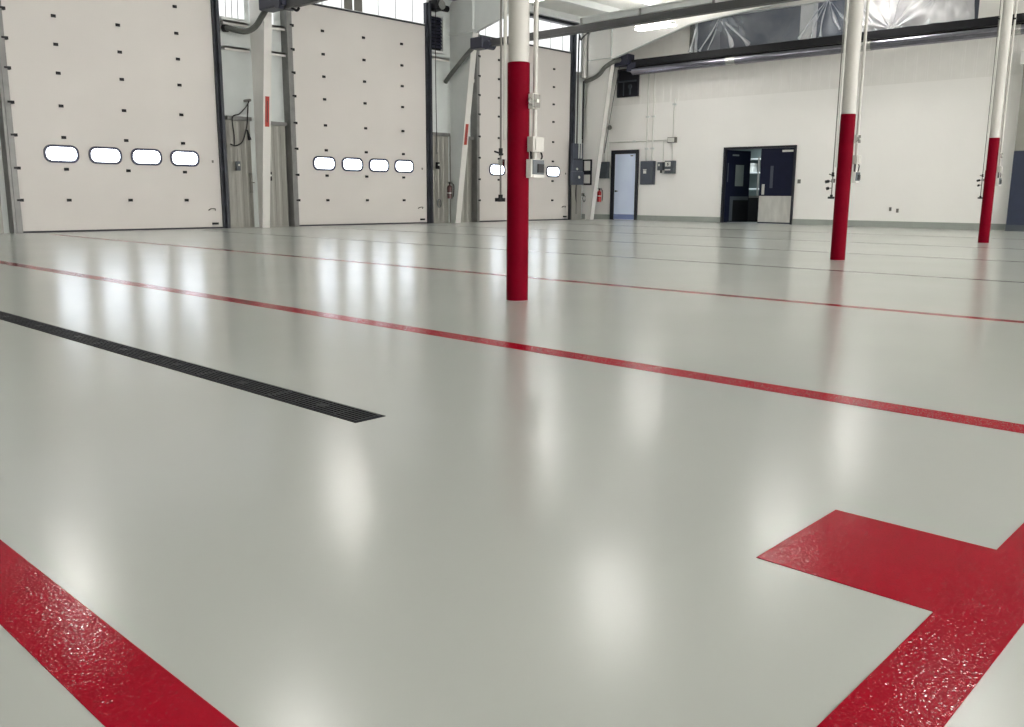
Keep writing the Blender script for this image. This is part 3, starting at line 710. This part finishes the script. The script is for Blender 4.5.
bw = thing('wall_window', 'dark square interior window high on the white wall above the pale blue door', 'window', (26, 18.87, 4.24))
part('frame', MB().ring(strip(18.43, 19.30, 4.22, 5.16), strip(18.47, 19.26, 4.26, 5.12), 'x', 25.95, 26.05), M['blackframe'], bw)
part('pane', MB().box(26.0, 26.045, 18.47, 19.26, 4.26, 5.12), M['blackframe'], bw)
part('crossbar', MB().box(25.96, 26.0, 18.47, 19.26, 4.72, 4.77), M['boxgrey'], bw)
part('upright', MB().box(25.97, 26.0, 19.03, 19.06, 4.26, 4.72), M['boxgrey'], bw)
part('vent_motor', MB().cyl((25.96, 18.77, 4.56), (26.0, 18.77, 4.56), .075, 14).box(25.97, 26.0, 18.74, 18.80, 4.3, 4.5), M['boxgrey'], bw)

# control panels by the third door
cp = thing('control_cabinet', 'tall slate blue control cabinet right of the third overhead door', 'control panel', (24.35, 19.8, 1.2))
part('stand_off', MB().box(24.30, 24.5, 19.82, 19.895, 1.25, 2.5), M['guidedark'], cp)
part('enclosure', MB().box(24.10, 24.66, 19.72, 19.82, 1.66, 2.6), M['boxblue'], cp, None, .01)
part('lower_enclosure', MB().box(24.10, 24.70, 19.70, 19.82, 1.2, 1.655), M['boxblue'], cp, None, .01)
part('push_button', MB().cyl((24.42, 19.70, 1.46), (24.42, 19.67, 1.46), .045, 12), M['pale'], cp)
part('push_button', MB().cyl((24.32, 19.72, 1.74), (24.32, 19.69, 1.74), .04, 12), M['pale'], cp)
part('conduit', MB().cyl((24.5, 19.78, 2.6), (24.5, 19.78, 4.6), .02, 8), M['pale'], cp)
part('cable', MB().tube(bez([(24.35, 19.76, 1.2), (24.33, 19.76, .9), (24.4, 19.78, .6)], 6), .014, 6), M['black'], cp)
part('lower_panel', MB().box(24.16, 24.68, 19.78, 19.82, 0.002, 1.195), M['galv'], cp, 'grey galvanised panel below the cabinet')
for xx in (24.40, 24.52):
    part('conduit', MB().cyl((xx, 19.70, 2.1), (xx, 19.70, 2.75), .018, 8), M['steelgrey'], cp)
part('cover_seam', MB().box(24.12, 24.64, 19.712, 19.72, 2.04, 2.09), M['guidedark'], cp)
nb = thing('notice_frame', 'black frame holding two pale notices beside the control cabinet', 'notice board', (24.94, 19.73, 1.2))
fb2 = MB().ring(strip(19.54, 19.92, 1.20, 2.08), strip(19.585, 19.875, 1.26, 2.03), 'x', 24.90, 24.945); fb2.box(24.90, 24.945, 19.585, 19.875, 1.56, 1.70)
part('frame', fb2, M['blackframe'], nb)
part('notice', MB().box(24.92, 24.945, 19.585, 19.875, 1.70, 2.03), M['wallwhite'], nb)
part('notice', MB().box(24.92, 24.945, 19.585, 19.875, 1.26, 1.56), M['wallwhite'], nb)
hs = thing('hose_hook', 'small dark hook with a looped cord low beside the corner column', 'hook', (25.1, 20.04, .75))
part('plate', MB().box(25.06, 25.16, 20.03, 20.08, .82, .92), M['midgrey'], hs)
part('cord', MB().tube(bez([(25.1, 20.02, .88), (25.2, 20.0, .75), (25.1, 19.99, .62), (25.03, 20.0, .74), (25.1, 20.01, .86)], 6), .012, 6), M['black'], hs)

# hanging cable and little boxes between door one and two
hc = thing('hanging_cable', 'black cable looped over the grey panel right of the first overhead door', 'cable', (11.7, 19.9, 2.5))
part('cable', MB().tube(bez([(11.37, 19.86, 1.95), (11.38, 19.86, 2.2), (11.36, 19.86, 2.62), (11.55, 19.86, 2.72), (11.72, 19.86, 2.88), (11.84, 19.86, 3.05)], 8), .016, 8), M['black'], hc)
part('cable', MB().tube(bez([(11.80, 19.86, 3.0), (11.76, 19.86, 2.6), (11.72, 19.86, 2.4), (11.60, 19.86, 2.08), (11.42, 19.86, 1.97), (11.27, 19.86, 2.0)], 8), .016, 8), M['black'], hc)
part('plug', MB().cyl((11.74, 19.86, 2.36), (11.80, 19.86, 2.12), .02, 10, .045), M['black'], hc, 'black plug')
part('hook', MB().cyl((11.84, 20.08, 3.06), (11.84, 19.83, 3.06), .035, 10), M['midgrey'], hc)
def swbox(x, z, label, m, h):
    r = thing('push_button_switch', label, 'switch box', (x, 20.0, z))
    part('enclosure', MB().box(x-.05, x+.05, 19.81, 19.895, z, z+h), M[m], r, None, .008)
    part('button', MB().cyl((x, 19.81, z+h*.6), (x, 19.79, z+h*.6), .025, 10), M['pale'], r)
    part('conduit', MB().cyl((x, 19.85, z+h), (x, 19.85, z+h+.3), .012, 8), M['midgrey'], r)
swbox(11.44, 1.38, 'small dark switch box on the grey panel just right of the first overhead door', 'boxgrey', .22)
swbox(12.30, 1.15, 'small dark switch box just right of the frame column with red strip', 'black', .22)
swbox(17.96, 1.58, 'small dark switch box on the grey panel just right of the second overhead door', 'black', .2)
wb = thing('wire_guard', 'grey pipe guard on the wall left of the first frame column', 'pipe guard', (12.06, 19.95, .8))
part('guard', MB().tube([(11.83, 20.0, 1.32), (11.83, 19.9, 1.32), (11.83, 19.9, .85), (11.83, 20.0, .85)], .014, 8), M['midgrey'], wb)
part('rung', MB().cyl((11.78, 19.9, 1.1), (11.9, 19.9, 1.1), .012, 8), M['midgrey'], wb)
rk = thing('hose_reel_hook', 'round grey hook low on the grey panel right of the second overhead door', 'hook', (18.12, 20, .5))
part('ring', MB().tube([(18.12+.07*cos(a*pi/8), 19.97, .58+.12*sin(a*pi/8)) for a in range(17)], .014, 8, False), M['boxgrey'], rk)
part('plate', MB().box(18.08, 18.16, 19.98, 20.03, .5, .66), M['midgrey'], rk)

# ------------------------------------------------------------------ blue wainscot room corner on the right
bk = struct('wall_alcove', MB().box(25.55, 26.0, -6, 6.42, 2.02, 4.12), M['greybeige'])
part('wainscot', MB().box(25.54, 26.0, -6, 6.425, .16, 2.02), M['bluewall'], bk, 'dark blue lower wall')
part('baseboard', MB().box(25.53, 26.0, -6, 6.43, 0, .16), M['boxgrey'], bk, 'dark base strip')
part('lintel', MB().box(25.5, 26.0, -6, 6.5, 4.12, 4.45), M['steelwhite'], bk, 'white lintel above the alcove')

# ------------------------------------------------------------------ ceiling lamps
def lamp(x, y, z, label, group=None, src=[None]):
    r = thing('ceiling_lamp', label, 'lamp', (x, y, z), group)
    if src[0] is None:
        a = part('housing', MB().prism([(x-.17, z), (x+.17, z), (x+.12, z+.07), (x-.12, z+.07)], 'y', y-.66, y+.66), M['lampbody'], r)
        b = part('diffuser', MB().box(x-.15, x+.15, y-.63, y+.63, z-.03, z), M['lamp'], r)
        b2 = part('added_uplight_face', MB().box(x-.11, x+.11, y-.64, y+.64, z+.0702, z+.078), M['added_uplight'], r)  # added glowing top face, throws fill light at the ceiling
        rods = [part('hanger', MB().cyl((x, y+s, z+.079), (x, y+s, z+.60), .008, 6), M['rail'], r) for s in (-.5, .5)]
        src[0] = [a, b, b2]+rods
    else:
        for s in src[0]: dup_part(s, r, (0, 0, 0))
    return r
lamp(18.1, 15.95, 5.86, 'bright linear ceiling lamp above the dark rail at the top of the nearest column')
lamp(23.2, 15.9, 5.81, 'bright linear ceiling lamp in front of the corner frame rafter')
for (x, y) in ((5.6, 16.1), (11.9, 16.4), (5.7, 8.9), (11.95, 8.7), (16.9, 7.9), (24.6, 9.9), (12.3, 3.0), (18.4, 2.4), (24.2, 2.4), (12.1, -5.0), (18.4, -5.0), (24.2, -5.0)):  # the rows at low y are added out of view to light the room
    lamp(x, y, 6.25, 'long white linear ceiling lamp hung below the roof out of frame', 'linear ceiling lamps')
# unseen area lights added to brighten the side rooms
def side_light(name, loc, e, s):
    l = bpy.data.lights.new(name, 'AREA'); l.energy = e; l.size = s; l.color = (.85, .95, 1)
    o = bpy.data.objects.new(name, l); COL.objects.link(o); o.location = loc
side_light('corridor_light', (29.8, 15.2, 2.85), 60, 1.2)
side_light('mezzanine_light', (29.0, 12.5, 7.9), 18, 1.5)

# ------------------------------------------------------------------ world, camera, colour
w = bpy.data.worlds.new('daylight'); scene.world = w; w.use_nodes = True
w.node_tree.nodes['Background'].inputs['Color'].default_value = (1, .965, .93, 1)
w.node_tree.nodes['Background'].inputs['Strength'].default_value = 3.6

f, pitch, yaw, roll = 880.417, 0.188750617, 0.751709613, 0.00627888
cam = bpy.data.cameras.new('camera'); co = bpy.data.objects.new('camera', cam); COL.objects.link(co)
F = Vector((cos(yaw)*cos(pitch), sin(yaw)*cos(pitch), -sin(pitch))); R = Vector((sin(yaw), -cos(yaw), 0)); U = R.cross(F)
R2 = R*cos(roll)+U*sin(roll); U2 = -R*sin(roll)+U*cos(roll)
m = Matrix((R2, U2, -F)).transposed().to_4x4(); m.translation = Vector((0, 0, H))
co.matrix_world = m
cam.sensor_width = 36; cam.lens = f/1024*36; cam.clip_end = 200; cam.clip_start = .05
scene.camera = co
vs = scene.view_settings
scene.display_settings.display_device = 'sRGB'
vs.view_transform = 'Standard'; vs.look = 'None'; vs.gamma = 1; vs.use_curve_mapping = False
vs.exposure = 1.5
cy = scene.cycles
cy.use_denoising = True
cy.max_bounces = 8; cy.diffuse_bounces = 5; cy.glossy_bounces = 4; cy.transparent_max_bounces = 8
cy.caustics_reflective = False; cy.caustics_refractive = False
cy.sample_clamp_indirect = 6
